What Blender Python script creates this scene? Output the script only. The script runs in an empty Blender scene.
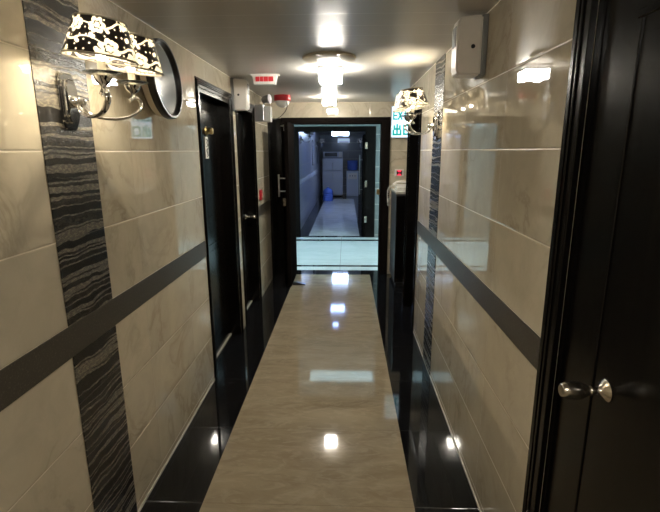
import bpy, bmesh, math, random
from mathutils import Vector, Matrix
random.seed(4)
SC = bpy.context.scene
COL = SC.collection
PI = math.pi

# ------------------------------------------------------------------ camera
F = 454.7
H = 1.626
cam_d = bpy.data.cameras.new('camera')
cam = bpy.data.objects.new('camera', cam_d); COL.objects.link(cam)
_cy = Vector((16, 105, -F)).normalized()
_up = Vector((-9, 1970, 455)); _up = (_up - _cy * _up.dot(_cy)).normalized()
_cx = _cy.cross(_up)
cam.matrix_world = Matrix.Translation((0, 0, H)) @ Matrix((_cx, _cy, _up)).to_4x4()
cam_d.sensor_fit = 'HORIZONTAL'; cam_d.sensor_width = 36.0
cam_d.lens = F / 660 * 36.0
cam_d.clip_start = 0.02; cam_d.clip_end = 100
SC.camera = cam

# ------------------------------------------------------------------ world, exposure
w = bpy.data.worlds.new('world'); SC.world = w; w.use_nodes = True
w.node_tree.nodes['Background'].inputs[0].default_value = (0.02, 0.02, 0.022, 1)
w.node_tree.nodes['Background'].inputs[1].default_value = 0.2
SC.view_settings.view_transform = 'Standard'
SC.view_settings.look = 'None'
SC.view_settings.gamma = 1
SC.view_settings.exposure = 0.85
SC.cycles.max_bounces = 10
SC.cycles.use_denoising = True
SC.cycles.sample_clamp_indirect = 6

# light levels (each lamp is built further down with one of these)
WARM = (1.0, 0.86, 0.62)
NEUTRAL = (1.0, 0.95, 0.84)
COOL = (0.60, 0.91, 1.0)
BLUE = (0.34, 0.50, 1.0)
BULB_W = 13.0           # each sconce bulb
LAMP_E = 62.0          # crystal of a corridor ceiling lamp
STRIP_E = 1.7           # glow painted on for the lit strip of lobby ceiling
LOBBY_FILL_E = 75.0         # added lamps, out of sight, that brighten the lobby
FAR_E = 10.0           # ceiling lamps of the far corridor
SIGN_E = 0.8           # exit sign

# ------------------------------------------------------------------ materials
class NT:
    def __init__(s, name):
        s.m = bpy.data.materials.new(name); s.m.use_nodes = True
        s.t = s.m.node_tree; s.b = s.t.nodes['Principled BSDF']
    def n(s, kind, **kw):
        x = s.t.nodes.new(kind)
        for k, v in kw.items(): setattr(x, k, v)
        return x
    def put(s, sock, v):
        if isinstance(v, bpy.types.NodeSocket): s.t.links.new(v, sock)
        else: sock.default_value = v
    def math(s, op, a, b=None, c=None):
        x = s.n('ShaderNodeMath', operation=op)
        s.put(x.inputs[0], a)
        if b is not None: s.put(x.inputs[1], b)
        if c is not None: s.put(x.inputs[2], c)
        return x.outputs[0]
    def mix(s, fac, a, b):
        x = s.n('ShaderNodeMix', data_type='RGBA')
        s.put(x.inputs[0], fac); s.put(x.inputs[6], col(a)); s.put(x.inputs[7], col(b))
        return x.outputs[2]
    def ramp(s, v, stops):
        x = s.n('ShaderNodeValToRGB'); s.put(x.inputs[0], v)
        e = x.color_ramp.elements
        while len(e) < len(stops): e.new(0.5)
        for i, (p, c) in enumerate(stops):
            e[i].position = p; e[i].color = (c, c, c, 1) if isinstance(c, (int, float)) else col(c)
        return x.outputs[0]
    def pos(s):
        g = s.n('ShaderNodeNewGeometry'); x = s.n('ShaderNodeSeparateXYZ')
        s.t.links.new(g.outputs['Position'], x.inputs[0])
        return g.outputs['Position'], x.outputs[0], x.outputs[1], x.outputs[2]
    def comb(s, x, y, z):
        c = s.n('ShaderNodeCombineXYZ')
        for i, v in enumerate((x, y, z)): s.put(c.inputs[i], v)
        return c.outputs[0]
    def noise(s, vec, scale, detail=4, rough=0.55, dist=0.0):
        x = s.n('ShaderNodeTexNoise'); s.put(x.inputs['Vector'], vec)
        x.inputs['Scale'].default_value = scale; x.inputs['Detail'].default_value = detail
        x.inputs['Roughness'].default_value = rough; x.inputs['Distortion'].default_value = dist
        return x.outputs[0]
    def white(s, vec):
        x = s.n('ShaderNodeTexWhiteNoise', noise_dimensions='3D'); s.put(x.inputs['Vector'], vec)
        return x.outputs[0], x.outputs[1]
    def bump(s, h, strength, dist=0.002):
        x = s.n('ShaderNodeBump'); s.put(x.inputs['Height'], h)
        x.inputs['Strength'].default_value = strength; x.inputs['Distance'].default_value = dist
        s.t.links.new(x.outputs[0], s.b.inputs['Normal'])
    def set(s, **kw):
        names = dict(color='Base Color', rough='Roughness', metal='Metallic', ior='IOR', emit='Emission Color',
                     strength='Emission Strength', trans='Transmission Weight', spec='Specular IOR Level', coat='Coat Weight', coat_rough='Coat Roughness')
        for k, v in kw.items():
            s.put(s.b.inputs[names[k]], col(v) if isinstance(v, tuple) else v)
        return s.m

def col(c):
    if isinstance(c, tuple) and len(c) == 3: return (c[0], c[1], c[2], 1)
    return c

def plain(name, color, rough=0.5, metal=0.0, grain=0.04, scale=30, **kw):
    m = NT(name); p = m.n('ShaderNodeTexCoord').outputs['Object']
    n = m.noise(p, scale)
    c2 = tuple(max(0, x * (1 - grain * 2)) for x in color)
    return m.set(color=m.mix(n, color, c2), rough=rough, metal=metal, **kw)

def glow(name, color, strength):
    m = NT(name)
    return m.set(color=color, rough=0.3, emit=color, strength=strength)

def fracdist(m, v, period):
    """distance from v to the nearest multiple of period"""
    f = m.math('PINGPONG', v, period / 2)
    return f

def wall_tile(name, y0, rough=0.014, ior=1.8, base=(0.60, 0.535, 0.41), vein=(0.25, 0.20, 0.14), axis='y'):
    m = NT(name); P, X, Y, Z = m.pos()
    A = Y if axis == 'y' else X
    low = m.math('LESS_THAN', Z, 0.985)
    zz = m.math('ADD', m.math('SUBTRACT', Z, 1.04), m.math('MULTIPLY', low, 0.11))
    yy = m.math('SUBTRACT', A, y0)
    dz = fracdist(m, zz, 0.295); dy = fracdist(m, yy, 0.6)
    iz = m.math('FLOOR', m.math('DIVIDE', zz, 0.295)); iy = m.math('FLOOR', m.math('DIVIDE', yy, 0.6))
    wv, wc = m.white(m.comb(iy, iz, m.math('MULTIPLY', low, 3.0)))
    vm = m.n('ShaderNodeVectorMath', operation='MULTIPLY_ADD'); m.put(vm.inputs[0], wc); vm.inputs[1].default_value = (7, 7, 7); m.put(vm.inputs[2], P)
    V = vm.outputs[0]
    n1 = m.noise(V, 2.2, 5, 0.6, 1.2)
    ridge = m.math('ABSOLUTE', m.math('SUBTRACT', n1, 0.5))
    veins = m.ramp(ridge, [(0.0, 1.0), (0.035, 0.25), (0.12, 0.0)])
    n2 = m.noise(V, 5, 6, 0.65, 0.8)
    cloud = m.ramp(n2, [(0.35, 0.0), (0.7, 1.0)])
    c = m.mix(m.math('MULTIPLY', cloud, 0.5), base, tuple(x * 0.72 for x in base))
    vs = m.math('MULTIPLY', veins, m.math('MULTIPLY', m.ramp(m.noise(V, 1.7, 2), [(0.4, 0.0), (0.65, 1.0)]), 0.5))
    c = m.mix(vs, c, vein)
    bright = m.math('MULTIPLY_ADD', wv, 0.12, 0.94)
    hsv = m.n('ShaderNodeHueSaturation'); m.put(hsv.inputs['Value'], bright); m.put(hsv.inputs['Color'], c); c = hsv.outputs[0]
    gz = m.math('LESS_THAN', dz, 0.0022); gy = m.math('LESS_THAN', dy, 0.0008)
    c = m.mix(gz, c, (0.74, 0.66, 0.52)); c = m.mix(gy, c, (0.42, 0.36, 0.28))
    edge = m.math('MINIMUM', m.math('DIVIDE', dz, 0.006), m.math('DIVIDE', dy, 0.003)); edge = m.math('MINIMUM', edge, 1.0)
    m.bump(edge, 0.5, 0.0025)
    r = m.math('MULTIPLY_ADD', m.math('MAXIMUM', gz, gy), 0.3, rough)
    return m.set(color=c, rough=r, ior=ior)

def mosaic(name):
    m = NT(name); P, X, Y, Z = m.pos()
    warp = m.noise(m.comb(m.math('MULTIPLY', Y, 4.0), 0.0, m.math('MULTIPLY', Z, 4.0)), 1.3, 3)
    zz = m.math('ADD', Z, m.math('MULTIPLY', warp, 0.055))
    band = m.noise(m.comb(0.0, m.math('MULTIPLY', Y, 0.5), m.math('MULTIPLY', zz, 30.0)), 1.0, 1, 0.5)
    dark = m.ramp(band, [(0.47, 1.0), (0.50, 0.1), (0.56, 0.1), (0.59, 0.9)])
    # beaded rows inside the bands
    rows = m.math('SINE', m.math('MULTIPLY', zz, 900.0))
    beads = m.math('SINE', m.math('MULTIPLY', Y, 700.0))
    grit = m.noise(m.comb(0.0, m.math('MULTIPLY', Y, 60.0), m.math('MULTIPLY', zz, 170.0)), 1.0, 2)
    tex = m.math('MULTIPLY_ADD', m.math('MULTIPLY', rows, beads), 0.10, grit)
    c = m.mix(dark, (0.10, 0.088, 0.070), (0.014, 0.013, 0.012))
    c = m.mix(m.math('MULTIPLY', m.math('GREATER_THAN', tex, 0.54), m.math('SUBTRACT', 1.0, dark)), c, (0.26, 0.23, 0.17))
    dz = fracdist(m, m.math('SUBTRACT', Z, 1.04), 0.295)
    c = m.mix(m.math('LESS_THAN', dz, 0.0016), c, (0.09, 0.08, 0.07))
    m.bump(m.math('ADD', tex, band), 0.35, 0.003)
    return m.set(color=c, rough=m.math('MULTIPLY_ADD', dark, -0.1, 0.34), ior=1.45)

def granite(name, color, rough=0.06, speck=(0.03, 0.03, 0.035), joints=True):
    m = NT(name); P, X, Y, Z = m.pos()
    n = m.noise(P, 160, 2)
    c = m.mix(m.ramp(n, [(0.55, 0.0), (0.7, 1.0)]), color, speck)
    if joints:
        d = fracdist(m, m.math('SUBTRACT', Y, 1.22), 0.6)
        j = m.math('LESS_THAN', d, 0.0015)
        c = m.mix(j, c, (0.035, 0.033, 0.03))
        m.bump(m.math('MINIMUM', m.math('DIVIDE', d, 0.003), 1.0), 0.3, 0.001)
    return m.set(color=c, rough=rough, ior=1.42)

def marble(name, a=(0.37, 0.305, 0.21), b=(0.28, 0.225, 0.15), pale=(0.47, 0.40, 0.30), y0=1.22, seam=None):
    m = NT(name); P, X, Y, Z = m.pos()
    S = m.comb(m.math('MULTIPLY', X, 1.0), m.math('MULTIPLY', Y, 2.6), Z)
    n = m.noise(S, 2.2, 6, 0.6, 1.4)
    n2 = m.noise(S, 5.5, 6, 0.65, 2.2)
    c = m.mix(m.ramp(n, [(0.35, 0.0), (0.65, 1.0)]), a, b)
    c = m.mix(m.math('MULTIPLY', m.ramp(n2, [(0.5, 0.0), (0.62, 1.0)]), 0.35), c, pale)
    d = fracdist(m, m.math('SUBTRACT', Y, y0), 0.6)
    j = m.math('LESS_THAN', d, 0.0012)
    if seam is not None:
        j = m.math('MAXIMUM', j, m.math('LESS_THAN', m.math('ABSOLUTE', m.math('SUBTRACT', X, seam)), 0.003))
    c = m.mix(m.math('MULTIPLY', j, 0.7), c, (0.2, 0.15, 0.1))
    return m.set(color=c, rough=0.05, ior=1.5)

def ceiling_mat(name):
    m = NT(name); P, X, Y, Z = m.pos()
    yy = m.math('SUBTRACT', Y, 0.02)
    d = fracdist(m, yy, 0.2)
    i = m.math('FLOOR', m.math('DIVIDE', yy, 0.2))
    wv, _ = m.white(m.comb(i, 0.0, 0.0))
    streak = m.noise(m.comb(m.math('MULTIPLY', X, 1.5), m.math('MULTIPLY', Y, 60.0), 0.0), 1.0, 3)
    v = m.math('MULTIPLY_ADD', wv, 0.05, m.math('MULTIPLY_ADD', streak, 0.05, 0.90))
    hsv = m.n('ShaderNodeHueSaturation'); m.put(hsv.inputs['Value'], v); hsv.inputs['Color'].default_value = (0.50, 0.475, 0.44, 1)
    c = m.mix(m.math('LESS_THAN', d, 0.0025), hsv.outputs[0], (0.62, 0.60, 0.57))
    m.bump(m.math('MINIMUM', m.math('DIVIDE', d, 0.006), 1.0), 0.4, 0.002)
    return m.set(color=c, rough=0.33, metal=0.1, spec=0.3)

def wood(name, color=(0.003, 0.0025, 0.0022), rough=0.2, spec=0.3):
    m = NT(name); P, X, Y, Z = m.pos()
    S = m.comb(m.math('MULTIPLY', X, 40.0), m.math('MULTIPLY', Y, 40.0), m.math('MULTIPLY', Z, 1.5))
    n = m.noise(S, 1.0, 4, 0.6, 0.4)
    c = m.mix(n, tuple(x * 0.6 for x in color), tuple(x * 1.7 for x in color))
    return m.set(color=c, rough=m.math('MULTIPLY_ADD', n, 0.1, rough - 0.05), ior=1.38, spec=spec)

def shade_mat(name):
    """black fabric with white flowers and leaves; uv.x runs round, uv.y up (metres)"""
    m = NT(name)
    uv = m.n('ShaderNodeUVMap'); uv.uv_map = 'round'
    def flowers(scale, off, r0, petals, amp, jitter=0.9, tw=1.0):
        mp = m.n('ShaderNodeMapping'); m.t.links.new(uv.outputs[0], mp.inputs[0])
        mp.inputs['Location'].default_value = (off, off * 0.7, 0); mp.inputs['Scale'].default_value = (scale, scale, scale)
        vo = m.n('ShaderNodeTexVoronoi', voronoi_dimensions='2D'); vo.inputs['Scale'].default_value = 1.0; vo.inputs['Randomness'].default_value = jitter
        m.t.links.new(mp.outputs[0], vo.inputs['Vector'])
        sub = m.n('ShaderNodeVectorMath', operation='SUBTRACT')
        m.t.links.new(mp.outputs[0], sub.inputs[0]); m.t.links.new(vo.outputs['Position'], sub.inputs[1])
        sp = m.n('ShaderNodeSeparateXYZ'); m.t.links.new(sub.outputs[0], sp.inputs[0])
        cs = m.n('ShaderNodeSeparateXYZ'); m.t.links.new(vo.outputs['Color'], cs.inputs[0])
        ang = m.math('ADD', m.math('ARCTAN2', sp.outputs[1], sp.outputs[0]), m.math('MULTIPLY', cs.outputs[0], 6.28 * tw))
        lob = m.math('ABSOLUTE', m.math('COSINE', m.math('MULTIPLY', ang, petals / 2)))
        rr = m.math('MULTIPLY', m.math('MULTIPLY_ADD', lob, amp, 1.0 - amp), m.math('MULTIPLY_ADD', cs.outputs[1], 0.25 * r0, r0 * 0.85))
        d = vo.outputs['Distance']
        body = m.math('LESS_THAN', d, rr)
        return body, d, rr
    big, d, rr = flowers(10.5, 0.37, 0.30, 6, 0.34, 0.6)
    ring = m.math('MULTIPLY', m.math('GREATER_THAN', d, m.math('MULTIPLY', rr, 0.36)), m.math('LESS_THAN', d, m.math('MULTIPLY', rr, 0.52)))
    big = m.math('SUBTRACT', big, ring)
    leaf, _, _ = flowers(25, 1.91, 0.25, 2, 0.5, 0.8)
    dot, _, _ = flowers(40, 3.3, 0.12, 5, 0.2, 0.9)
    wav = m.n('ShaderNodeTexWave', wave_type='RINGS'); m.t.links.new(uv.outputs[0], wav.inputs['Vector'])
    wav.inputs['Scale'].default_value = 5.0; wav.inputs['Distortion'].default_value = 9; wav.inputs['Detail'].default_value = 1; wav.inputs['Detail Scale'].default_value = 1.4
    vine = m.math('GREATER_THAN', wav.outputs[1], 0.98)
    f = m.math('MINIMUM', m.math('ADD', m.math('ADD', big, leaf), m.math('ADD', dot, vine)), 1.0)
    white = m.n('ShaderNodeBsdfTranslucent'); white.inputs[0].default_value = (0.32, 0.29, 0.23, 1)
    wd = m.n('ShaderNodeBsdfDiffuse'); wd.inputs[0].default_value = (0.8, 0.76, 0.68, 1)
    mx = m.n('ShaderNodeMixShader'); mx.inputs[0].default_value = 0.35
    m.t.links.new(white.outputs[0], mx.inputs[1]); m.t.links.new(wd.outputs[0], mx.inputs[2])
    m.set(color=(0.012, 0.009, 0.008), rough=0.45)
    mo = m.n('ShaderNodeMixShader'); m.put(mo.inputs[0], f)
    m.t.links.new(m.b.outputs[0], mo.inputs[1]); m.t.links.new(mx.outputs[0], mo.inputs[2])
    m.t.links.new(mo.outputs[0], m.t.nodes['Material Output'].inputs[0])
    return m.m

def glassy(name, color=(1, 1, 1), rough=0.03):
    m = NT(name); n = m.noise(m.n('ShaderNodeTexCoord').outputs['Object'], 20)
    return m.set(color=m.mix(n, color, tuple(0.95 * x for x in color)), rough=rough, trans=1.0, ior=1.2)

M = dict(
    tile_l=wall_tile('cream_tile_left', 1.437), tile_r=wall_tile('cream_tile_right', 3.095),
    tile_x=wall_tile('cream_tile_cross', 0.3, axis='x'),
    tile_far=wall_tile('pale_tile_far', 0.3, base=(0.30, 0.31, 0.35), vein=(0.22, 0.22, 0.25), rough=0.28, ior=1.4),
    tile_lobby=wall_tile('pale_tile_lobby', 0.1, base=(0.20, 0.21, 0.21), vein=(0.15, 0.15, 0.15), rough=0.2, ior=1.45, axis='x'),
    mosaic=mosaic('grey_relief_tile'), band=granite('dark_band_tile', (0.055, 0.048, 0.038), 0.38, (0.10, 0.09, 0.07), False),
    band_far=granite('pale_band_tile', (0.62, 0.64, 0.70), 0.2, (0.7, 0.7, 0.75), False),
    black=granite('black_granite', (0.006, 0.006, 0.007), 0.05, (0.016, 0.016, 0.018)),
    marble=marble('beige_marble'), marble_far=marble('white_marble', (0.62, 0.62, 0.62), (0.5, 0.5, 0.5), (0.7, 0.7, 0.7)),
    lobbyf=marble('white_lobby_marble', (0.70, 0.74, 0.74), (0.60, 0.66, 0.66), (0.75, 0.78, 0.78), 0.2, -0.08),
    ceil=ceiling_mat('metal_plank_ceiling'), ceil_lobby=plain('white_plaster', (0.7, 0.72, 0.72), 0.6),
    wood=wood('espresso_wood'), wood2=wood('brown_black_wood', (0.0075, 0.006, 0.0055), 0.5, 0.0), step=plain('pale_finish', (0.55, 0.52, 0.46), 0.25),
    chrome=plain('chrome', (0.82, 0.82, 0.82), 0.07, 1.0, 0.02), nickel=plain('brushed_nickel', (0.60, 0.55, 0.48), 0.22, 1.0),
    brass=plain('old_brass', (0.55, 0.40, 0.18), 0.3, 1.0, 0.15), steel=plain('steel', (0.55, 0.56, 0.58), 0.3, 1.0),
    shade=shade_mat('floral_shade'), shade_in=plain('shade_rim', (0.30, 0.27, 0.22), 0.35, 0.7), glass=glassy('clear_glass', (0.95, 0.95, 0.92), 0.1),
    candle=plain('candle_sleeve', (0.85, 0.78, 0.62), 0.5), bulb=glow('bulb_glow', WARM, 18.0),
    crystal=glow('crystal_glow', NEUTRAL, LAMP_E), crystal_far=glow('crystal_glow_far', BLUE, FAR_E), crystal_mid=glow('crystal_glow_pale', (0.50, 0.66, 1.0), FAR_E * 1.2), lobby_fill=glow('lobby_fill_glow', COOL, LOBBY_FILL_E),
    crystal_near=glow('crystal_glow_dim', NEUTRAL, LAMP_E * 1.2), bulb_off=plain('unlit_bulb', (0.7, 0.7, 0.7), 0.2),
    tube=glow('lit_strip_glow', COOL, STRIP_E),  # emission in place of light falling on the lobby ceiling strip
    white=plain('white_plastic', (0.84, 0.79, 0.73), 0.35), cream=plain('cream_plastic', (0.68, 0.60, 0.48), 0.45), grey=plain('grey_plastic', (0.25, 0.25, 0.25), 0.4),
    dark=plain('black_plastic', (0.012, 0.012, 0.013), 0.3), darkgrey=plain('dark_grey_laminate', (0.05, 0.05, 0.055), 0.35),
    red=plain('red_plastic', (0.45, 0.012, 0.02), 0.3), redtxt=glow('red_lettering', (0.55, 0.04, 0.05), 0.10), redlit=glow('red_indicator', (0.9, 0.03, 0.08), 0.8),
    sign=glow('lit_sign_white', (0.66, 0.84, 1.0), SIGN_E), green=glow('sign_green', (0.0, 0.30, 0.28), 0.55),
    mirror=plain('mirror_glass', (0.72, 0.72, 0.72), 0.10, 1.0, 0.02), enamel=plain('white_enamel', (0.62, 0.66, 0.74), 0.3), silver=plain('silver_fridge', (0.52, 0.55, 0.62), 0.35, 0.3),
    blue=plain('blue_bottle', (0.14, 0.25, 0.80), 0.15, trans=0.2), paper=plain('white_card', (0.75, 0.74, 0.70), 0.6),
)

# ------------------------------------------------------------------ mesh helpers
def box(bm, x0, y0, z0, x1, y1, z1, bevel=0.0, seg=2):
    r = bmesh.ops.create_cube(bm, size=1)
    vs = r['verts']
    bmesh.ops.scale(bm, vec=(abs(x1 - x0), abs(y1 - y0), abs(z1 - z0)), verts=vs)
    bmesh.ops.translate(bm, vec=((x0 + x1) / 2, (y0 + y1) / 2, (z0 + z1) / 2), verts=vs)
    if bevel:
        es = list({e for v in vs for e in v.link_edges})
        bmesh.ops.bevel(bm, geom=es, offset=bevel, segments=seg, affect='EDGES', profile=0.5)
    return bm

def lathe(bm, prof, mat=Matrix.Identity(4), seg=32, closed=False, uv=None):
    """revolve (r, z) pairs about z, then move by mat"""
    rings = []
    for r, z in prof:
        if r < 1e-6: rings.append([bm.verts.new(mat @ Vector((0, 0, z)))])
        else: rings.append([bm.verts.new(mat @ Vector((r * math.cos(2 * PI * k / seg), r * math.sin(2 * PI * k / seg), z))) for k in range(seg)])
    pairs = list(zip(rings, rings[1:])) + ([(rings[-1], rings[0])] if closed else [])
    for a, b in pairs:
        for k in range(seg):
            k2 = (k + 1) % seg
            if len(a) == 1 and len(b) == 1: continue
            if len(a) == 1: f = (a[0], b[k2], b[k])
            elif len(b) == 1: f = (a[k], a[k2], b[0])
            else: f = (a[k], a[k2], b[k2], b[k])
            try: bm.faces.new(f)
            except ValueError: pass
    return bm

def tube(bm, pts, r, seg=10, caps=True, flat=None):
    """sweep a circle (or flat = (width, thickness) section) along pts; r may be a list"""
    P = [Vector(p) for p in pts]; n = len(P)
    rs = r if isinstance(r, (list, tuple)) else [r] * n
    prev = None; rings = []
    for i in range(n):
        t = (P[min(i + 1, n - 1)] - P[max(i - 1, 0)]).normalized()
        if prev is None:
            a = Vector((0, 0, 1)) if abs(t.z) < 0.9 else Vector((1, 0, 0))
            u = t.cross(a).normalized()
        else:
            u = (prev - t * prev.dot(t)).normalized()
        prev = u; v = t.cross(u)
        ring = []
        for k in range(seg):
            an = 2 * PI * k / seg
            if flat: ring.append(bm.verts.new(P[i] + u * math.cos(an) * flat[0] * rs[i] + v * math.sin(an) * flat[1] * rs[i]))
            else: ring.append(bm.verts.new(P[i] + u * math.cos(an) * rs[i] + v * math.sin(an) * rs[i]))
        rings.append(ring)
    for a, b in zip(rings, rings[1:]):
        for k in range(seg): bm.faces.new((a[k], a[(k + 1) % seg], b[(k + 1) % seg], b[k]))
    if caps:
        bm.faces.new(rings[0][::-1]); bm.faces.new(rings[-1])
    return bm

def bez(pts, n=8):
    """Catmull-Rom through pts"""
    P = [Vector(p) for p in pts]; P = [P[0] * 2 - P[1]] + P + [P[-1] * 2 - P[-2]]
    out = []
    for i in range(1, len(P) - 2):
        for k in range(n):
            t = k / n
            a, b, c, d = P[i - 1:i + 3]
            out.append(0.5 * ((2 * b) + (c - a) * t + (2 * a - 5 * b + 4 * c - d) * t * t + (3 * b - a - 3 * c + d) * t ** 3))
    out.append(P[-2]); return out

def prism(bm, pts, axis, a, b):
    """extrude a polygon (2-D points) along axis from a to b"""
    def mk(p, t):
        if axis == 'x': return (t, p[0], p[1])
        if axis == 'y': return (p[0], t, p[1])
        return (p[0], p[1], t)
    A = [bm.verts.new(mk(p, a)) for p in pts]; B = [bm.verts.new(mk(p, b)) for p in pts]
    n = len(pts)
    bm.faces.new(A[::-1]); bm.faces.new(B)
    for k in range(n): bm.faces.new((A[k], A[(k + 1) % n], B[(k + 1) % n], B[k]))
    bmesh.ops.recalc_face_normals(bm, faces=bm.faces[:])
    return bm

def obj(name, bm, mat, parent=None, smooth=False, loc=None):
    me = bpy.data.meshes.new(name)
    bmesh.ops.recalc_face_normals(bm, faces=bm.faces[:])
    bm.to_mesh(me); bm.free()
    me.materials.append(mat)
    if smooth:
        me.polygons.foreach_set('use_smooth', [True] * len(me.polygons))
        me.set_sharp_from_angle(angle=math.radians(40))
    o = bpy.data.objects.new(name, me); COL.objects.link(o)
    if parent: o.parent = parent
    if loc: o.location = loc
    return o

def B(): return bmesh.new()

def tag(o, label=None, cat=None, group=None, kind=None):
    if label: o['label'] = label
    if cat: o['category'] = cat
    if group: o['group'] = group
    if kind: o['kind'] = kind
    return o

def thing(name, label, cat, loc=(0, 0, 0), rz=0, group=None, kind=None):
    o = bpy.data.objects.new(name, None); COL.objects.link(o)
    o.location = loc; o.rotation_euler = (0, 0, rz); o.empty_display_size = 0.05
    return tag(o, label, cat, group, kind)

def struct(name, bm, mat, label, cat):
    return tag(obj(name, bm, mat), label, cat, None, 'structure')

def boxes(*bs):
    bm = B()
    for b in bs: box(bm, *b)
    return bm

def copy_tree(o, parent=None, lit=True):
    if not lit and o.type == 'LIGHT': return None
    c = o.copy(); COL.objects.link(c)
    if parent: c.parent = parent
    for ch in o.children: copy_tree(ch, c, lit)
    if not lit and o.name.startswith('bulb'):
        c.material_slots[0].link = 'OBJECT'; c.material_slots[0].material = M['bulb_off']
    return c

def point(parent, loc, watt, color, r=0.02):
    d = bpy.data.lights.new('bulb_light', 'POINT'); d.energy = watt; d.color = color; d.shadow_soft_size = r
    o = bpy.data.objects.new('bulb_light', d); COL.objects.link(o); o.parent = parent; o.location = loc
    return o

# ------------------------------------------------------------------ the shell
XL, XR, ZC = -0.953, 0.625, 2.222
YB = -1.6
XM0, XM1 = -0.675, 0.325          # marble runner
# floor: one slab, split by stone
def floor_mesh():
    bm = B(); faces = []
    def q(x0, y0, x1, y1, mi):
        vs = [bm.verts.new(p) for p in ((x0, y0, 0), (x1, y0, 0), (x1, y1, 0), (x0, y1, 0))]
        f = bm.faces.new(vs); f.material_index = mi
    q(-1.25, YB, XM0, 5.93, 0); q(XM0, YB, XM1, 5.93, 1); q(XM1, YB, 1.1, 5.93, 0)
    q(-1.25, 5.93, 1.1, 6.16, 0)
    for a, b, mi in ((6.16, 6.36, 2), (6.36, 6.45, 0), (6.45, 8.29, 2), (8.29, 8.43, 0), (8.43, 8.66, 2), (8.66, 8.80, 0)):
        q(-2.6, a, 2.4, b, mi)
    q(-1.1, 8.80, -0.73, 17.6, 0); q(-0.73, 8.80, 0.27, 15.9, 3); q(-0.73, 15.9, 0.27, 17.6, 0); q(0.27, 8.80, 1.1, 17.6, 0)
    return bm
fl = obj('floor', floor_mesh(), M['black'])
for k in ('marble', 'lobbyf', 'marble_far'): fl.data.materials.append(M[k])
tag(fl, 'polished floor of black granite with a beige marble runner down its middle', 'floor', kind='structure')

struct('ceiling', boxes((-1.2, YB, ZC, 1.1, 6.20, ZC + 0.06)), M['ceil'], 'glossy grey metal plank ceiling of the near corridor', 'ceiling')
struct('ceiling', boxes((-2.6, 6.20, 2.32, 2.4, 8.70, 2.38)), M['ceil_lobby'], 'white ceiling of the lobby past the near doorway', 'ceiling')
struct('ceiling', boxes((-1.1, 8.70, ZC, 0.9, 17.6, ZC + 0.06)), M['ceil'], 'metal plank ceiling of the far corridor', 'ceiling')

# left wall with two door openings
DH = 2.03
D1 = (3.06, 3.87); D2 = (4.12, 4.81)
struct('wall_left', boxes((XL - 0.2, YB, 0, XL, D1[0], ZC), (XL - 0.2, D1[0], DH, XL, D1[1], ZC), (XL - 0.2, D1[1], 0, XL, D2[0], ZC),
                          (XL - 0.2, D2[0], DH, XL, D2[1], ZC), (XL - 0.2, D2[1], 0, XL, 5.98, ZC)), M['tile_l'], 'left wall of glossy cream marble tiles', 'wall')
D4 = (0.42, 1.26); D5 = (4.00, 4.66)
struct('wall_right', boxes((XR, YB, 0, XR + 0.2, D4[0], ZC), (XR, D4[0], DH, XR + 0.2, D4[1], ZC), (XR, D4[1], 0, XR + 0.2, D5[0], ZC),
                           (XR, D5[0], DH, XR + 0.2, 4.74, ZC)), M['tile_r'], 'right wall of glossy cream marble tiles', 'wall')
struct('wall_alcove', boxes((0.93, 4.74, 0, 1.0, 5.98, ZC)), M['tile_r'], 'side wall of the alcove behind the black cabinet', 'wall')
struct('wall_back', boxes((-1.15, YB - 0.1, 0, 0.85, YB, ZC)), M['tile_x'], 'tiled wall closing the corridor behind the viewer', 'wall')
# end wall round the near doorway
EX0, EX1, EH = -0.785, 0.52, 2.017
struct('wall_end', boxes((-1.15, 5.98, 0, EX0, 6.18, ZC), (EX0, 5.98, EH, EX1, 6.18, ZC), (EX1, 5.98, 0, 1.0, 6.18, ZC)), M['tile_x'],
       'cream tiled end wall round the black double doorway', 'wall')
# lobby
struct('wall_lobby', boxes((-2.6, 6.18, 0, -1.15, 6.24, 2.34), (1.0, 6.18, 0, 2.4, 6.24, 2.34), (-2.66, 6.18, 0, -2.6, 8.7, 2.34), (2.4, 6.18, 0, 2.46, 8.7, 2.34)), M['tile_lobby'],
       'pale side walls of the bright lobby', 'wall')
FX0, FX1, FH = -0.955, 0.4835, 2.04
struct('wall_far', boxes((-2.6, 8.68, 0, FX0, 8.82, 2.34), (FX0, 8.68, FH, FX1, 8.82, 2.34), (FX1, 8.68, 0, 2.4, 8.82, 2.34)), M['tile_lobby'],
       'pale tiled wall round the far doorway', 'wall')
# far corridor
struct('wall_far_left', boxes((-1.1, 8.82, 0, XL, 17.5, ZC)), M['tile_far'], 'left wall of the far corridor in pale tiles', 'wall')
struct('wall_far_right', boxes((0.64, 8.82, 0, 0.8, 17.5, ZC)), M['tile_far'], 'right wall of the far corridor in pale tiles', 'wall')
struct('wall_far_end', boxes((-1.1, 17.5, 0, 0.8, 17.6, ZC)), M['tile_lobby'], 'end wall of the far corridor behind the refrigerator', 'wall')

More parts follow.
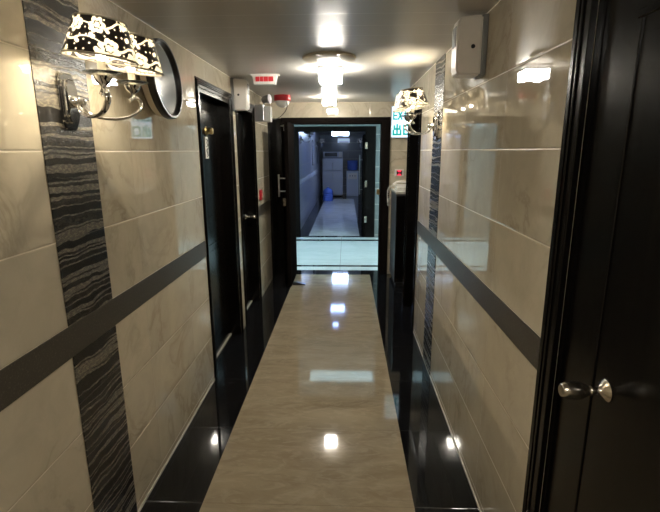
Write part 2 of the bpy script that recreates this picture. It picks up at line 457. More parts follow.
# bands and relief strips
struct('trim_1', boxes((XL, YB, 0.93, XL + 0.004, D1[0] - 0.03, 1.04)), M['band'], 'dark tile band along the left wall in front of the first door', 'wall band')
struct('trim_2', boxes((XL, D2[1] + 0.03, 0.93, XL + 0.004, 5.98, 1.04)), M['band'], 'dark tile band on the left wall past the second door', 'wall band')
struct('trim_3', boxes((XR - 0.004, 1.35, 0.93, XR, 3.96, 1.04)), M['band'], 'dark tile band along the right wall', 'wall band')
struct('trim_4', boxes((XL, 1.437, 0, XL + 0.003, 1.737, 0.93), (XL, 1.437, 1.04, XL + 0.003, 1.737, ZC)), M['mosaic'], 'grey relief tile strip up the left wall behind the lit sconce', 'wall strip')
struct('trim_5', boxes((XR - 0.003, 3.095, 0, XR, 3.395, 0.93), (XR - 0.003, 3.095, 1.04, XR, 3.395, ZC)), M['mosaic'], 'grey relief tile strip up the right wall behind the lit sconce', 'wall strip')
struct('trim_6', boxes((XL, 8.82, 0.93, XL + 0.004, 17.5, 1.04)), M['band_far'], 'pale band along the left wall of the far corridor', 'wall band')
def skirting(name, x, y0, y1, label):
    s = 1 if x < 0 else -1
    struct(name, boxes((x, y0, 0, x + s * 0.004, y1, 0.012)), M['step'], label, 'skirting')
skirting('baseboard_left', XL, YB, D1[0] - 0.03, 'thin pale strip at the foot of the left wall')
skirting('baseboard_right', XR, 1.35, 3.96, 'thin pale strip at the foot of the right wall')

# ------------------------------------------------------------------ doors
def casing_bm(y0, y1, x, s, h, wd=0.06, proud=0.006, depth=0.14):
    """stepped door casing and lining; s = +1 when the corridor lies towards +x"""
    bm = B()
    for (a, b, c, d) in ((0.0, wd, 0.0, proud), (wd * 0.16, wd * 0.62, proud, proud + 0.005), (wd * 0.26, wd * 0.46, proud + 0.005, proud + 0.008)):
        box(bm, x + s * c, y0 - wd + a, 0, x + s * d, y0 - wd + b, h + wd - a, 0.002, 1)
        box(bm, x + s * c, y1 + wd - b, 0, x + s * d, y1 + wd - a, h + wd - a, 0.002, 1)
        box(bm, x + s * c, y0 - wd + b, h + wd - b, x + s * d, y1 + wd - b, h + wd - a, 0.002, 1)
    box(bm, x - s * depth, y0 - 0.0, 0, x, y0 + 0.025, h); box(bm, x - s * depth, y1 - 0.025, 0, x, y1, h)
    box(bm, x - s * depth, y0 + 0.025, h - 0.025, x, y1 - 0.025, h)
    return bm

def leaf_bm(y0, y1, xf, s, h, panels):
    """door leaf whose face lies at xf; raised mouldings round each panel (y0, z0, y1, z1)"""
    bm = B()
    box(bm, xf - s * 0.045, y0, 0.008, xf, y1, h, 0.002, 1)
    for (a, z0, b, z1) in panels:
        t = 0.018
        for (p, q, r, u) in ((a, z0, b, z0 + t), (a, z1 - t, b, z1), (a, z0 + t, a + t, z1 - t), (b - t, z0 + t, b, z1 - t)):
            box(bm, xf - s * 0.002, p, q, xf + s * 0.004, r, u, 0.002, 1)
        box(bm, xf - s * 0.002, a + 0.055, z0 + 0.055, xf + s * 0.002, b - 0.055, z1 - 0.055, 0.001, 1)
    return bm

KNOB = [(0, 0.0), (0.027, 0.0), (0.028, 0.004), (0.024, 0.008), (0.015, 0.014), (0.0095, 0.022), (0.0085, 0.030), (0.012, 0.036), (0.0135, 0.040), (0.012, 0.044),
        (0.016, 0.052), (0.021, 0.066), (0.022, 0.080), (0.0195, 0.096), (0.017, 0.106), (0.014, 0.109), (0, 0.110)]
def knob(parent, x, y, z, s, mat):
    m = Matrix.Translation((x, y, z)) @ Matrix.Rotation(s * PI / 2, 4, 'Y')
    o = obj('knob', lathe(B(), KNOB, m, 28), mat, parent, True); return o

def wall_door(name, label, x, s, span, leaf_x, panels, knob_yz, mat):
    d = thing(name, label, 'door', kind='structure')
    obj('door_frame', casing_bm(span[0], span[1], x, s, DH), mat, d)
    lf = obj('door_leaf', leaf_bm(span[0] + 0.027, span[1] - 0.027, leaf_x, s, DH - 0.03, panels), mat, d)
    if knob_yz: knob(lf, leaf_x, knob_yz[0], knob_yz[1], s, M['nickel'])
    return d, lf

pan = lambda a, b: [(a, 1.12, b, 1.92), (a, 0.14, b, 0.92)]
d1, l1 = wall_door('door_1', 'recessed black panelled door with white number plate, first on the left wall', XL, 1, D1, -1.05, pan(3.20, 3.74), None, M['wood'])
obj('foot_strip', boxes((-1.049, D1[0] + 0.027, 0, -1.035, D1[1] - 0.027, 0.012)), M['step'], d1)  # thin pale strip along the foot of the leaf
# number plate with dark brushed figures
pl = obj('number_plate', boxes((-1.05, 3.435, 1.575, -1.041, 3.505, 1.735, 0.002)), M['paper'], l1)
bm = B()
for pts in ([(3.452, 1.715), (3.487, 1.71), (3.467, 1.69), (3.488, 1.672), (3.457, 1.66)], [(3.487, 1.65), (3.457, 1.635), (3.482, 1.615)], [(3.462, 1.61), (3.487, 1.60), (3.462, 1.588)]):
    tube(bm, [(-1.0405, p[0], p[1]) for p in bez([(a, b, 0) for a, b in pts], 4)], 0.0045, 6)
obj('lettering', bm, M['dark'], pl)
bm = B(); lathe(bm, [(0, 0), (0.034, 0), (0.036, 0.006), (0.026, 0.012), (0.022, 0.03), (0.027, 0.04), (0.022, 0.054), (0, 0.058)], Matrix.Translation((-1.05, 3.49, 1.775)) @ Matrix.Rotation(PI / 2, 4, 'Y'), 24)
obj('door_viewer', bm, M['brass'], l1, True)
d2, l2 = wall_door('door_2', 'recessed black door with metal knob, second on the left wall under the white box', XL, 1, D2, -1.05, pan(4.24, 4.69), (4.69, 0.96), M['wood'])
obj('foot_strip', boxes((-1.049, D2[0] + 0.027, 0, -1.035, D2[1] - 0.027, 0.012)), M['step'], d2)  # same pale strip below the second leaf

# right, close to the viewer
d4 = thing('door_4', 'large dark door with nickel knob filling the right edge', 'door', kind='structure')
obj('door_frame', casing_bm(D4[0], D4[1], XR, -1, DH, 0.085, 0.018, 0.14), M['wood'], d4)
l4 = obj('door_leaf', leaf_bm(D4[0] + 0.027, D4[1] - 0.027, 0.632, -1, DH - 0.03, [(0.56, 0.14, 1.095, 1.92)]), M['wood'], d4)
knob(l4, 0.632, 1.02, 1.058, -1, M['nickel'])
# right, past the sconce
d5, l5 = wall_door('door_5', 'recessed black door on the right wall past the sconce', XR, -1, D5, 0.72, pan(4.10, 4.56), None, M['wood'])

# near doorway of the end wall: frame and a leaf folded back towards the viewer
d3 = thing('door_3', 'black doorway in the end wall, its leaf swung open on the left', 'door', kind='structure')
def cross_frame(x0, x1, h, wl, wr, wt, y, yb, proud):
    bm = B()
    for a, p in ((0.0, proud), (0.02, proud + 0.01)):
        box(bm, x0 - wl * 0.35 + a, y - p, 0, x0 + wl * 0.65 - a, yb, h + wt * 0.3 - a, 0.002, 1)
        box(bm, x1 - wr * 0.65 + a, y - p, 0, x1 + wr * 0.35 - a, yb, h + wt * 0.3 - a, 0.002, 1)
        box(bm, x0 + wl * 0.65 - 0.001, y - p, h - wt * 0.7 + a, x1 - wr * 0.65 + 0.001, yb, h + wt * 0.3 - a, 0.002, 1)
    return bm
obj('door_frame', cross_frame(EX0, EX1, EH, 0.115, 0.11, 0.075, 5.98, 6.19, 0.02), M['wood2'], d3)
obj('black_strip', boxes((XL, 5.70, 0, XL + 0.03, 5.98, DH), (XL + 0.03, 5.94, 0, EX0 - 0.035, 5.98, DH)), M['wood'], d3)  # black boxes over the wall corner left of the frame
l3 = obj('door_leaf', boxes((-0.705, 5.335, 0.008, -0.660, 5.975, 1.955, 0.003)), M['wood2'], d3)
bm = B()
for z in (1.165, 1.315): tube(bm, [(-0.704, 5.40, z), (-0.79, 5.40, z)], 0.008)
tube(bm, [(-0.79, 5.40, 1.10), (-0.79, 5.40, 1.36)], 0.010)
obj('pull_handle', bm, M['steel'], l3, True)
obj('lock_case', boxes((-0.745, 5.37, 0.99, -0.704, 5.44, 1.085, 0.004)), M['nickel'], l3)
bm = B(); box(bm, -0.74, 5.55, 1.86, -0.704, 5.80, 1.91, 0.004); tube(bm, [(-0.717, 5.62, 1.915), (-0.80, 5.78, 1.93), (-0.76, 5.93, 1.95)], 0.008)
obj('door_closer', bm, M['steel'], l3)
obj('strike_plate', boxes((0.40, 5.948, 1.07, 0.435, 5.962, 1.14)), M['brass'], d3)

# far doorway
d6 = thing('door_6', 'dark brown far doorway with its leaf swung away on the right', 'door', kind='structure')
obj('door_frame', cross_frame(FX0, FX1, FH, 0.10, 0.19, 0.09, 8.68, 8.84, 0.02), M['wood2'], d6)
l6 = obj('door_leaf', boxes((0.335, 8.86, 0.008, 0.375, 9.62, 1.93, 0.003)), M['wood2'], d6)
for z in (0.35, 1.02, 1.72): obj('hinge', boxes((0.352, 8.640, z - 0.06, 0.40, 8.664, z + 0.06, 0.003)), M['nickel'], d6)
bm = B(); tube(bm, [(0.28, 9.45, 0.75), (0.28, 9.45, 1.55)], 0.012)
for z in (0.85, 1.45): tube(bm, [(0.337, 9.45, z), (0.28, 9.45, z)], 0.008)
obj('pull_handle', bm, M['steel'], l6, True)

# ------------------------------------------------------------------ wall sconces
def make_sconce(name, label, loc, rz):
    s = thing(name, label, 'wall lamp', loc, rz, 'floral wall sconces')
    bm = B()
    prism(bm, [(-0.032, -0.092), (0.032, -0.092), (0.046, -0.066), (0.046, 0.066), (0.032, 0.092), (-0.032, 0.092), (-0.046, 0.066), (-0.046, -0.066)], 'x', 0.004, 0.014)
    prism(bm, [(-0.020, -0.072), (0.020, -0.072), (0.033, -0.048), (0.033, 0.048), (0.020, 0.072), (-0.020, 0.072), (-0.033, 0.048), (-0.033, -0.048)], 'x', 0.014, 0.028)
    bmesh.ops.bevel(bm, geom=bm.edges[:], offset=0.0045, segments=1, affect='EDGES')
    bp = obj('back_plate', bm, M['chrome'], s)
    lathe_m = Matrix.Translation((0.028, 0, 0)) @ Matrix.Rotation(PI / 2, 4, 'Y')
    obj('boss', lathe(B(), [(0, 0), (0.022, 0), (0.02, 0.01), (0.012, 0.018), (0.016, 0.028), (0.012, 0.038), (0, 0.042)], lathe_m, 20), M['chrome'], bp, True)
    SX, SY = 0.190, 0.102
    for sg in (-1, 1):
        pts = [(0.045, 0.0, -0.005), (0.070, sg * 0.020, -0.040), (0.115, sg * 0.050, -0.052), (0.168, sg * 0.088, -0.045), (0.205, sg * 0.117, -0.012),
               (0.204, sg * 0.115, 0.016), (SX, SY * sg, 0.022), (SX - 0.012, sg * (SY - 0.010), 0.012)]
        obj('arm', tube(B(), bez(pts, 7), 0.0085, 10, flat=(1.25, 0.75)), M['chrome'], s, True)
        T = Matrix.Translation((SX, SY * sg, 0.024))
        cup = obj('candle_cup', lathe(B(), [(0, 0), (0.010, 0.0), (0.007, 0.008), (0.010, 0.014), (0.020, 0.022), (0.027, 0.034), (0.029, 0.040), (0.013, 0.040), (0, 0.040)], T, 24), M['chrome'], s, True)
        obj('glass_dish', lathe(B(), [(0.012, 0.0405), (0.030, 0.042), (0.052, 0.049), (0.056, 0.052), (0.052, 0.0515), (0.030, 0.0445), (0.012, 0.0435)], T, 28, True), M['glass'], cup, True)
        obj('candle_sleeve', lathe(B(), [(0, 0.044), (0.0125, 0.044), (0.0125, 0.085), (0, 0.085)], T, 20), M['candle'], cup, True)
        TB = T @ Matrix.Translation((0, 0, 0.088)) @ Matrix.Rotation(math.radians(3), 4, 'Y') @ Matrix.Translation((0, 0, -0.088))
        obj('bulb', lathe(B(), [(0, 0.0855), (0.009, 0.0855), (0.013, 0.100), (0.016, 0.115), (0.012, 0.135), (0.004, 0.152), (0, 0.155)], TB, 20), M['bulb'], s, True)
        ZS, HS, RB, RT = 0.092, 0.108, 0.107, 0.074
        T0 = T; T = T @ Matrix.Translation((0, 0, 0.088)) @ Matrix.Rotation(math.radians(6.5), 4, 'Y') @ Matrix.Translation((0, 0, -0.088))
        bm = B(); seg = 64
        uvl = bm.loops.layers.uv.new('round')
        lo = [bm.verts.new(T @ Vector((RB * math.cos(2 * PI * k / seg), RB * math.sin(2 * PI * k / seg), ZS))) for k in range(seg)]
        hi = [bm.verts.new(T @ Vector((RT * math.cos(2 * PI * k / seg), RT * math.sin(2 * PI * k / seg), ZS + HS))) for k in range(seg)]
        for k in range(seg):
            f = bm.faces.new((lo[k], lo[(k + 1) % seg], hi[(k + 1) % seg], hi[k]))
            R = (RB + RT) / 2
            for lp, (a, v) in zip(f.loops, ((k, 0), (k + 1, 0), (k + 1, HS), (k, HS))): lp[uvl].uv = (2 * PI * R * a / seg, v)
        sh = obj('lamp_shade', bm, M['shade'], s, True)
        bm = B()
        for r, z in ((RB, ZS), (RT, ZS + HS)):
            obj('shade_rim', tube(B(), [T @ Vector((r * math.cos(2 * PI * k / 48), r * math.sin(2 * PI * k / 48), z)) for k in range(49)], 0.003, 6, False), M['shade_in'], sh, True)
        for k in range(3):
            a = 2 * PI * k / 3 + 0.4
            tube(bm, [T @ Vector((0.0, 0.0, 0.090)), T @ Vector((RB * math.cos(a), RB * math.sin(a), ZS))], 0.0015, 5)
        obj('shade_spider', bm, M['shade_in'], sh, True)
        point(s, T0 @ Vector((0, 0, 0.120)), BULB_W, WARM, 0.02)
    return s
sc1 = make_sconce('wall_sconce', 'two-armed chrome sconce with black floral shades on the left wall, nearest the viewer', (XL, 1.592, 1.793), 0)
sc2 = make_sconce('wall_sconce', 'two-armed chrome sconce with black floral shades on the right wall', (XR, 3.245, 1.79), PI)
sc3 = copy_tree(sc1, None, False); sc3.location = (XL, 14.6, 1.78); sc3['label'] = 'unlit wall sconce left of the microwave in the far corridor'
sc4 = copy_tree(sc2, None, False); sc4.location = (0.64, 14.6, 1.78); sc4['label'] = 'unlit wall sconce above the water dispenser in the far corridor'
sc5 = copy_tree(sc1, None, False); sc5.location = (XL, 9.75, 1.86); sc5['label'] = 'wall sconce just inside the far doorway on its left wall'

# ------------------------------------------------------------------ round mirror on the left wall
mr = thing('wall_mirror', 'round mirror with a thick black rim on the left wall beside the sconce', 'mirror', (XL + 0.014, 2.33, 1.965))
mr.rotation_euler = (0, math.radians(-4), 0)
RY = Matrix.Rotation(PI / 2, 4, 'Y')
obj('back_disc', lathe(B(), [(0, 0.001), (0.166, 0.001), (0.171, 0.006), (0.171, 0.035), (0, 0.035)], RY, 64), M['cream'], mr, True)
obj('rim', lathe(B(), [(0.166, 0.036), (0.182, 0.036), (0.185, 0.042), (0.185, 0.066), (0.181, 0.072), (0.172, 0.072), (0.166, 0.064)], RY, 64, True), M['dark'], mr, True)
obj('mirror_glass', lathe(B(), [(0, 0.046), (0.1655, 0.046), (0.1655, 0.056), (0, 0.060)], RY, 64), M['mirror'], mr, True)

# ------------------------------------------------------------------ ceiling lamps
def ceiling_lamp(label, x, y, mat, disc=0, size=0.075, drop=0.085, zc=ZC):
    t = thing('ceiling_lamp', label, 'ceiling lamp', (x, y, zc), 0, 'crystal ceiling lamps')
    if disc:
        obj('base_plate', lathe(B(), [(0, 0), (disc, 0), (disc + 0.004, -0.006), (disc, -0.012), (disc * 0.9, -0.016), (0, -0.016)], seg=56), M['cream'], t, True)
    else:
        obj('base_plate', boxes((-size * 1.1, -size * 1.1, -0.016, size * 1.1, size * 1.1, 0, 0.003)), M['chrome'], t)
    obj('lamp_body', boxes((-size * 0.8, -size * 0.8, -0.030, size * 0.8, size * 0.8, -0.016, 0.002)), M['chrome'], t)
    bm = B(); g = size * 2 / 3
    for i in range(3):
        for j in range(3):
            x0 = -size + i * g; y0 = -size + j * g
            box(bm, x0 + 0.002, y0 + 0.002, -drop + 0.008 * ((i + j) % 2), x0 + g - 0.002, y0 + g - 0.002, -0.030, 0.006, 1)
    obj('crystal_shade', bm, mat, t)
    return t
ceiling_lamp('lit crystal ceiling lamp just behind the round cream ceiling plate', -0.115, 3.58, M['crystal'], 0, 0.085, 0.10)
rose = thing('ceiling_plate', 'round cream plate on the ceiling in front of the lit lamp', 'ceiling plate', (-0.11, 3.17, ZC))
obj('disc', lathe(B(), [(0, 0), (0.172, 0), (0.176, -0.006), (0.172, -0.014), (0.155, -0.019), (0, -0.019)], seg=56), M['cream'], rose, True)
for sx in (-1, 1): obj('clip', boxes((sx * 0.06 - 0.018, -0.178, -0.012, sx * 0.06 + 0.018, -0.160, -0.0195, 0.002)), M['cream'], rose)
ceiling_lamp('lit crystal ceiling lamp above the viewer by the large dark door', -0.11, -0.25, M['crystal_near'])
ceiling_lamp('lit crystal ceiling lamp just before the end doorway', -0.19, 5.38, M['crystal'], 0, 0.075, 0.09)
ceiling_lamp('larger bluish crystal ceiling lamp in the near part of the far corridor', -0.19, 10.7, M['crystal_far'], 0, 0.17)
ceiling_lamp('small bluish crystal ceiling lamp directly inside the far doorway', -0.22, 9.6, M['crystal_far'], 0, 0.06)
ceiling_lamp('bright crystal ceiling lamp seen through the far doorway above the refrigerator', -0.16, 13.3, M['crystal_mid'], 0, 0.24, 0.17)
ceiling_lamp('added cool white lamp lighting the lobby, out of sight left of the doorway', -1.5, 7.2, M['lobby_fill'], 0, 0.15, 0.10, 2.32)  # this one and the next are added to light the lobby floor
ceiling_lamp('added cool white lamp lighting the lobby, out of sight right of the doorway', 1.35, 7.2, M['lobby_fill'], 0, 0.15, 0.10, 2.32)
# strip of lobby ceiling; a glow stands in for the light on it
t = thing('lit_ceiling_strip', 'wide strip across the lobby ceiling, its lit look painted as a cool glow', 'ceiling lamp', (-0.07, 7.36, 2.32))
obj('strip_edge', boxes((-0.58, -0.22, -0.07, -0.55, 0.22, 0), (0.55, -0.22, -0.07, 0.58, 0.22, 0), (-0.55, -0.22, -0.07, 0.55, -0.19, 0), (-0.55, 0.19, -0.07, 0.55, 0.22, 0)), M['white'], t)
obj('strip_face', boxes((-0.55, -0.19, -0.066, 0.55, 0.19, -0.05)), M['tube'], t)

# ------------------------------------------------------------------ air fresheners (white wall boxes)
def freshener(label, loc, rz):
    """local +x is away from the wall, +y along it"""
    t = thing('air_freshener', label, 'air freshener', loc, rz, 'white wall dispensers')
    obj('back_plate', boxes((0.0, -0.058, -0.128, 0.022, 0.058, 0.128, 0.004)), M['grey'], t)
    bm = B(); prism(bm, [(0.022, -0.126), (0.120, -0.122), (0.132, -0.105), (0.134, 0.085), (0.124, 0.118), (0.022, 0.126)], 'y', -0.055, 0.055)
    bmesh.ops.bevel(bm, geom=bm.edges[:], offset=0.008, segments=3, affect='EDGES')
    c = obj('cover', bm, M['white'], t, True)
    obj('window', boxes((0.126, -0.030, 0.000, 0.137, 0.030, 0.085, 0.003)), M['grey'], c)
    for sg in (-1, 1):
        obj('lock', lathe(B(), [(0, 0), (0.009, 0), (0.009, 0.003), (0, 0.004)], Matrix.Translation((0.062, sg * 0.055, -0.005)) @ Matrix.Rotation(-sg * PI / 2, 4, 'X'), 18), M['dark'], c)
    return t
freshener('white air freshener box high on the right wall', (XR, 2.255, 2.082), PI)
freshener('white air freshener box high on the left wall above the second door', (XL, 3.99, 2.088), 0)

# ------------------------------------------------------------------ exit sign on the end wall
es = thing('exit_sign', 'lit white exit sign with green lettering on the end wall behind the right sconce', 'exit sign', (0.70, 5.98, 1.975))
obj('case', boxes((-0.135, -0.055, -0.19, 0.135, 0, 0.19, 0.004)), M['enamel'], es)
obj('sign_panel', boxes((-0.128, -0.058, -0.183, 0.128, -0.054, 0.183)), M['sign'], es)
def strokes(bm, segs, ox, oz, sc, t, y0=-0.0615, y1=-0.0575):
    """thick line segments in a unit square, extruded"""
    for (x0, z0, x1, z1) in segs:
        a = Vector((ox + x0 * sc[0], oz + z0 * sc[1])); b = Vector((ox + x1 * sc[0], oz + z1 * sc[1]))
        d = (b - a).normalized(); n = Vector((-d.y, d.x)) * t / 2; e = d * t / 2
        prism(bm, [tuple(p) for p in (a - e - n, b + e - n, b + e + n, a - e + n)], 'y', y0, y1)
bm = B()
GL = {'E': [(0, 0, 0, 1), (0, 1, 1, 1), (0, .5, .85, .5), (0, 0, 1, 0)], 'X': [(0, 0, 1, 1), (0, 1, 1, 0)], 'I': [(.5, 0, .5, 1)], 'T': [(0, 1, 1, 1), (.5, 0, .5, 1)],
      'chu': [(.5, 0.02, .5, 1), (.12, .58, .12, .86), (.88, .58, .88, .86), (.12, .56, .88, .56), (0, 0, 0, .40), (1, 0, 1, .40), (0, 0, 1, 0)],
      'kou': [(0, 0, 0, .95), (1, 0, 1, .95), (0, .95, 1, .95), (0, 0, 1, 0)]}
for i, ch in enumerate('EXIT'): strokes(bm, GL[ch], -0.108 + i * 0.060, 0.035, (0.040, 0.085), 0.018)
strokes(bm, GL['chu'], -0.108, -0.150, (0.090, 0.118), 0.022)
strokes(bm, GL['kou'], 0.022, -0.147, (0.082, 0.112), 0.022)
obj('lettering', bm, M['green'], es)

# ------------------------------------------------------------------ ceiling fittings on the left
cs = thing('ceiling_sign', 'small white ceiling box sign with red lettering, left of the ceiling lamp', 'sign', (-0.647, 3.83, ZC))
bm = B(); prism(bm, [(-0.115, 0), (0.115, 0), (0.115, -0.010), (0.098, -0.012), (0.084, -0.078), (-0.084, -0.078), (-0.098, -0.012), (-0.115, -0.010)], 'y', -0.03, 0.03)
obj('case', bm, M['paper'], cs)
bm = B()
for x, wd in ((-0.070, 0.030), (-0.036, 0.026), (-0.006, 0.034), (0.032, 0.038)): box(bm, x, -0.034, -0.056, x + wd, -0.0295, -0.020)
obj('lettering', bm, M['redtxt'], cs)

fa = thing('fire_alarm', 'red and white round fire alarm hanging from the ceiling near the end doorway', 'alarm', (-0.70, 5.22, ZC))
obj('base', lathe(B(), [(0, 0), (0.088, 0), (0.092, -0.006), (0.092, -0.052), (0.086, -0.060), (0, -0.060)], seg=40), M['red'], fa, True)
obj('dome', lathe(B(), [(0, -0.0605), (0.080, -0.0605), (0.078, -0.075), (0.066, -0.100), (0.042, -0.120), (0.018, -0.127), (0, -0.128)], seg=40), M['paper'], fa, True)

el = thing('emergency_light', 'grey emergency light box with a round lamp head high on the left wall', 'emergency light', (XL, 4.98, 2.03))
obj('case', boxes((0, -0.06, -0.095, 0.095, 0.06, 0.07, 0.005)), M['steel'], el)
obj('battery_box', boxes((0.096, -0.05, -0.10, 0.165, 0.055, 0.055, 0.005)), M['paper'], el)
bm = B(); lathe(bm, [(0, 0), (0.028, 0), (0.034, 0.012), (0.046, 0.060), (0.048, 0.085), (0.042, 0.085), (0, 0.078)], Matrix.Translation((0.075, 0.01, 0.122)) @ Matrix.Rotation(PI / 2 - 0.1, 4, 'Y') @ Matrix.Rotation(0.25, 4, 'X'), 26)
tube(bm, [(0.09, 0.0, 0.07), (0.10, 0.0, 0.10)], 0.010)
obj('lamp_head', bm, M['steel'], el, True)
bm = B(); tube(bm, bez([(-0.635, 5.115, 2.150), (-0.64, 5.10, 2.07), (-0.70, 5.06, 1.99), (-0.76, 5.04, 1.96), (-0.80, 5.03, 1.955)], 8), 0.004, 6)
tag(obj('cable', bm, M['dark'], None, True), 'thin dark cable hanging between the fire alarm and the emergency light', 'cable')

cp = thing('call_point', 'small red fire call point on the left wall tiles by the second door', 'fire call point', (XL, 5.05, 1.155))
obj('case', boxes((0, -0.055, -0.055, 0.018, 0.055, 0.055, 0.004)), M['red'], cp)
obj('button', lathe(B(), [(0, 0), (0.018, 0), (0.016, 0.006), (0, 0.007)], Matrix.Translation((0.018, 0, 0)) @ RY, 20), M['redtxt'], cp)
cp = thing('call_point', 'white plate with a lit red call point on the end wall above the telephone', 'fire call point', (0.686, 5.98, 1.35))
obj('plate', boxes((-0.058, -0.012, -0.045, 0.058, 0, 0.045, 0.003)), M['paper'], cp)
obj('case', boxes((-0.034, -0.022, -0.032, 0.034, -0.012, 0.032, 0.002)), M['dark'], cp)
for z0, z1 in ((0.010, 0.032), (-0.032, -0.012)):
    bm = B(); prism(bm, [(-0.030, z1 if z1 > 0.02 else z0), (0.030, z1 if z1 > 0.02 else z0), (0.012, z0 if z1 > 0.02 else z1), (-0.012, z0 if z1 > 0.02 else z1)], 'y', -0.024, -0.0215)
    obj('indicator', bm, M['redlit'], cp)

# ------------------------------------------------------------------ cabinet and telephone in the alcove
cb = thing('side_cabinet', 'narrow black cabinet with a pale top against the end wall beside the doorway', 'cabinet', (0.75, 5.64, 0))
obj('body', boxes((-0.16, -0.27, 0.05, 0.17, 0.32, 1.13, 0.003)), M['darkgrey'], cb)
obj('plinth', boxes((-0.14, -0.25, 0, 0.16, 0.30, 0.05)), M['dark'], cb)
obj('top', boxes((-0.17, -0.29, 1.13, 0.17, 0.325, 1.16, 0.003)), M['step'], cb)
for i, (a, b) in enumerate(((-0.155, 0.003), (0.007, 0.165))):
    dr = obj('door', boxes((a, -0.288, 0.07, b, -0.27, 1.11, 0.002)), M['wood'], cb)
    kx = b - 0.02 if i == 0 else a + 0.02
    obj('knob', lathe(B(), [(0, 0), (0.006, 0), (0.005, 0.01), (0.010, 0.018), (0, 0.022)], Matrix.Translation((kx, -0.288, 0.62)) @ Matrix.Rotation(PI / 2, 4, 'X'), 14), M['nickel'], dr, True)
tp = thing('telephone', 'white desk telephone with coiled cord on the black cabinet', 'telephone', (0.70, 5.72, 1.161))
bm = B(); prism(bm, [(-0.09, 0), (0.10, 0), (0.10, 0.055), (-0.09, 0.025)], 'x', -0.075, 0.075)
obj('base', bm, M['white'], tp)
bm = B(); tube(bm, bez([(-0.10, 0.03, 0.060), (-0.06, 0.03, 0.082), (0.0, 0.03, 0.088), (0.06, 0.03, 0.082), (0.10, 0.03, 0.060)], 5), 0.016, 10)
for sx in (-1, 1): lathe(bm, [(0, 0), (0.026, 0), (0.024, 0.024), (0, 0.028)], Matrix.Translation((sx * 0.092, 0.03, 0.047)), 16)
obj('handset', bm, M['white'], tp, True)
bm = B(); coil = []
path = bez([(-0.09, 0.0, 0.03), (-0.15, -0.02, 0.035), (-0.178, -0.03, -0.03), (-0.175, -0.04, -0.15), (-0.165, -0.02, -0.20), (-0.150, 0.02, -0.10)], 40)
for i, p in enumerate(path):
    a = i * 0.9; coil.append((p.x + 0.010 * math.cos(a), p.y + 0.010 * math.sin(a), p.z + 0.004 * math.sin(a)))
tube(bm, coil, 0.0035, 5)
obj('cord', bm, M['step'], tp, True)

bm = B(); prism(bm, [(-0.655, 0.0), (-0.50, 0.0), (-0.50, 0.008), (-0.60, 0.035), (-0.655, 0.035)], 'y', 5.42, 5.47)
tag(obj('door_stop', bm, M['dark']), 'black wedge door stop on the marble at the foot of the open door leaf', 'door stop')

# ------------------------------------------------------------------ far end of the second corridor
fr = thing('refrigerator', 'silver two-door refrigerator at the end of the far corridor', 'refrigerator', (-0.48, 17.08, 0))
obj('body', boxes((-0.37, -0.27, 0.03, 0.37, 0.36, 1.385, 0.012)), M['silver'], fr)
obj('plinth', boxes((-0.33, -0.29, 0, 0.33, 0.30, 0.03)), M['dark'], fr)
for z0, z1, hz in ((0.06, 0.93, 0.60), (0.945, 1.38, 0.97)):
    dd = obj('door', boxes((-0.37, -0.33, z0, 0.37, -0.275, z1, 0.012)), M['silver'], fr)
    bm = B(); tube(bm, [(0.0, -0.33, hz), (0.0, -0.36, hz + 0.02), (0.0, -0.36, hz + 0.22), (0.0, -0.33, hz + 0.24)], 0.010)
    obj('handle', bm, M['steel'], dd, True)
mw = thing('microwave_oven', 'white microwave oven on top of the refrigerator', 'microwave', (-0.47, 16.95, 1.385))
obj('body', boxes((-0.35, -0.18, 0.012, 0.35, 0.25, 0.22, 0.008)), M['enamel'], mw)
for sx in (-0.3, 0.3):
    for sy in (-0.14, 0.2): obj('foot', boxes((sx - 0.015, sy - 0.015, 0, sx + 0.015, sy + 0.015, 0.012)), M['dark'], mw)
md = obj('door', boxes((-0.34, -0.20, 0.02, 0.20, -0.181, 0.212, 0.004)), M['enamel'], mw)
obj('window', boxes((-0.30, -0.204, 0.05, 0.15, -0.199, 0.185, 0.001)), M['dark'], md)
obj('control_panel', boxes((0.21, -0.195, 0.02, 0.34, -0.181, 0.212, 0.003)), M['white'], mw)
wd_ = thing('water_dispenser', 'white floor-standing water dispenser right of the refrigerator', 'water dispenser', (0.24, 17.05, 0))
obj('body', boxes((-0.22, -0.20, 0, 0.22, 0.30, 0.92, 0.015)), M['enamel'], wd_)
obj('tap_panel', boxes((-0.17, -0.215, 0.62, 0.17, -0.198, 0.84, 0.006)), M['white'], wd_)
for sx in (-0.09, 0.0, 0.09):
    bm = B(); tube(bm, [(sx, -0.21, 0.76), (sx, -0.26, 0.76), (sx, -0.262, 0.72)], 0.014)
    obj('tap', bm, M['grey'], wd_, True)
obj('lower_door', boxes((-0.19, -0.212, 0.06, 0.19, -0.199, 0.55, 0.006)), M['enamel'], wd_)
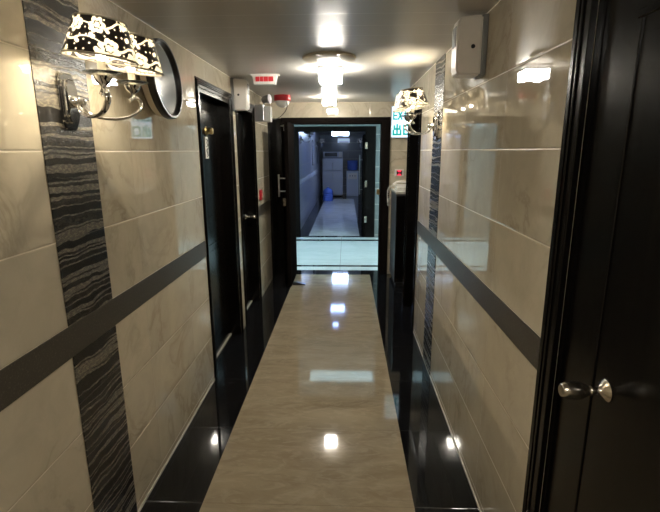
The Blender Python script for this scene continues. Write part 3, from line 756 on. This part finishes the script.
def bottle(label, loc, up=True):
    t = thing('water_bottle', label, 'water bottle', loc, 0, 'blue water bottles')
    p = [(0, 0), (0.125, 0), (0.135, 0.012)]
    for k in range(4):
        z = 0.02 + k * 0.075
        p += [(0.135, z + 0.01), (0.137, z + 0.03), (0.135, z + 0.052), (0.128, z + 0.062)]
    p += [(0.130, 0.33), (0.110, 0.37), (0.05, 0.41), (0.028, 0.425), (0.028, 0.455)]
    q = [(0.030, 0.448), (0.033, 0.45), (0.033, 0.48), (0, 0.482)]
    if not up:
        p = [(r, 0.38 - z) for r, z in p]; p = [(r, z) for r, z in p if z > -0.01] + [(0.05, -0.005), (0, -0.005)]
    sc = 1.25 if up else 1.42
    obj('body', lathe(B(), [(r * sc, z * (1.0 if up else 0.95)) for r, z in p + ([(0, 0.455)] if up else [])], seg=36), M['blue'], t, True)
    if up: obj('cap', lathe(B(), [(0, 0.447)] + [(r * sc, z) for r, z in q], seg=20), M['enamel'], t, True)
    else: obj('collar', lathe(B(), [(0.09, -0.0), (0.12, 0.0), (0.10, 0.03), (0.08, 0.03)], seg=28, closed=True), M['enamel'], t, True)
    return t
bottle('upturned blue water bottle on the water dispenser', (0.24, 17.08, 0.927), False)
bottle('capped blue water bottle on the floor in front of the refrigerator', (-0.60, 15.35, 0))
obj_ac = thing('wall_box', 'softly lit white box high on the far end wall above the microwave', 'wall box', (-0.09, 17.5, 2.00))
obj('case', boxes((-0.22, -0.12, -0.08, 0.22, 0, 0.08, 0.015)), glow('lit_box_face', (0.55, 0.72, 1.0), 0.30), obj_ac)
obj('vent', boxes((-0.19, -0.124, -0.065, 0.19, -0.119, -0.035)), M['grey'], obj_ac)
for y, lab in ((13.2, 'tall black framed panel on the far left wall, nearer one'), (15.4, 'tall black framed panel on the far left wall, closer to the refrigerator')):
    pf = thing('picture_frame', lab, 'picture', (XL, y, 1.58), 0, 'framed panels of the far corridor')
    obj('frame', boxes((0, -0.22, -0.35, 0.025, 0.22, -0.31), (0, -0.22, 0.31, 0.025, 0.22, 0.35), (0, -0.22, -0.31, 0.025, -0.18, 0.31), (0, 0.18, -0.31, 0.025, 0.22, 0.31)), M['dark'], pf)
    obj('picture', boxes((0.001, -0.18, -0.31, 0.012, 0.18, 0.31)), M['enamel'], pf)
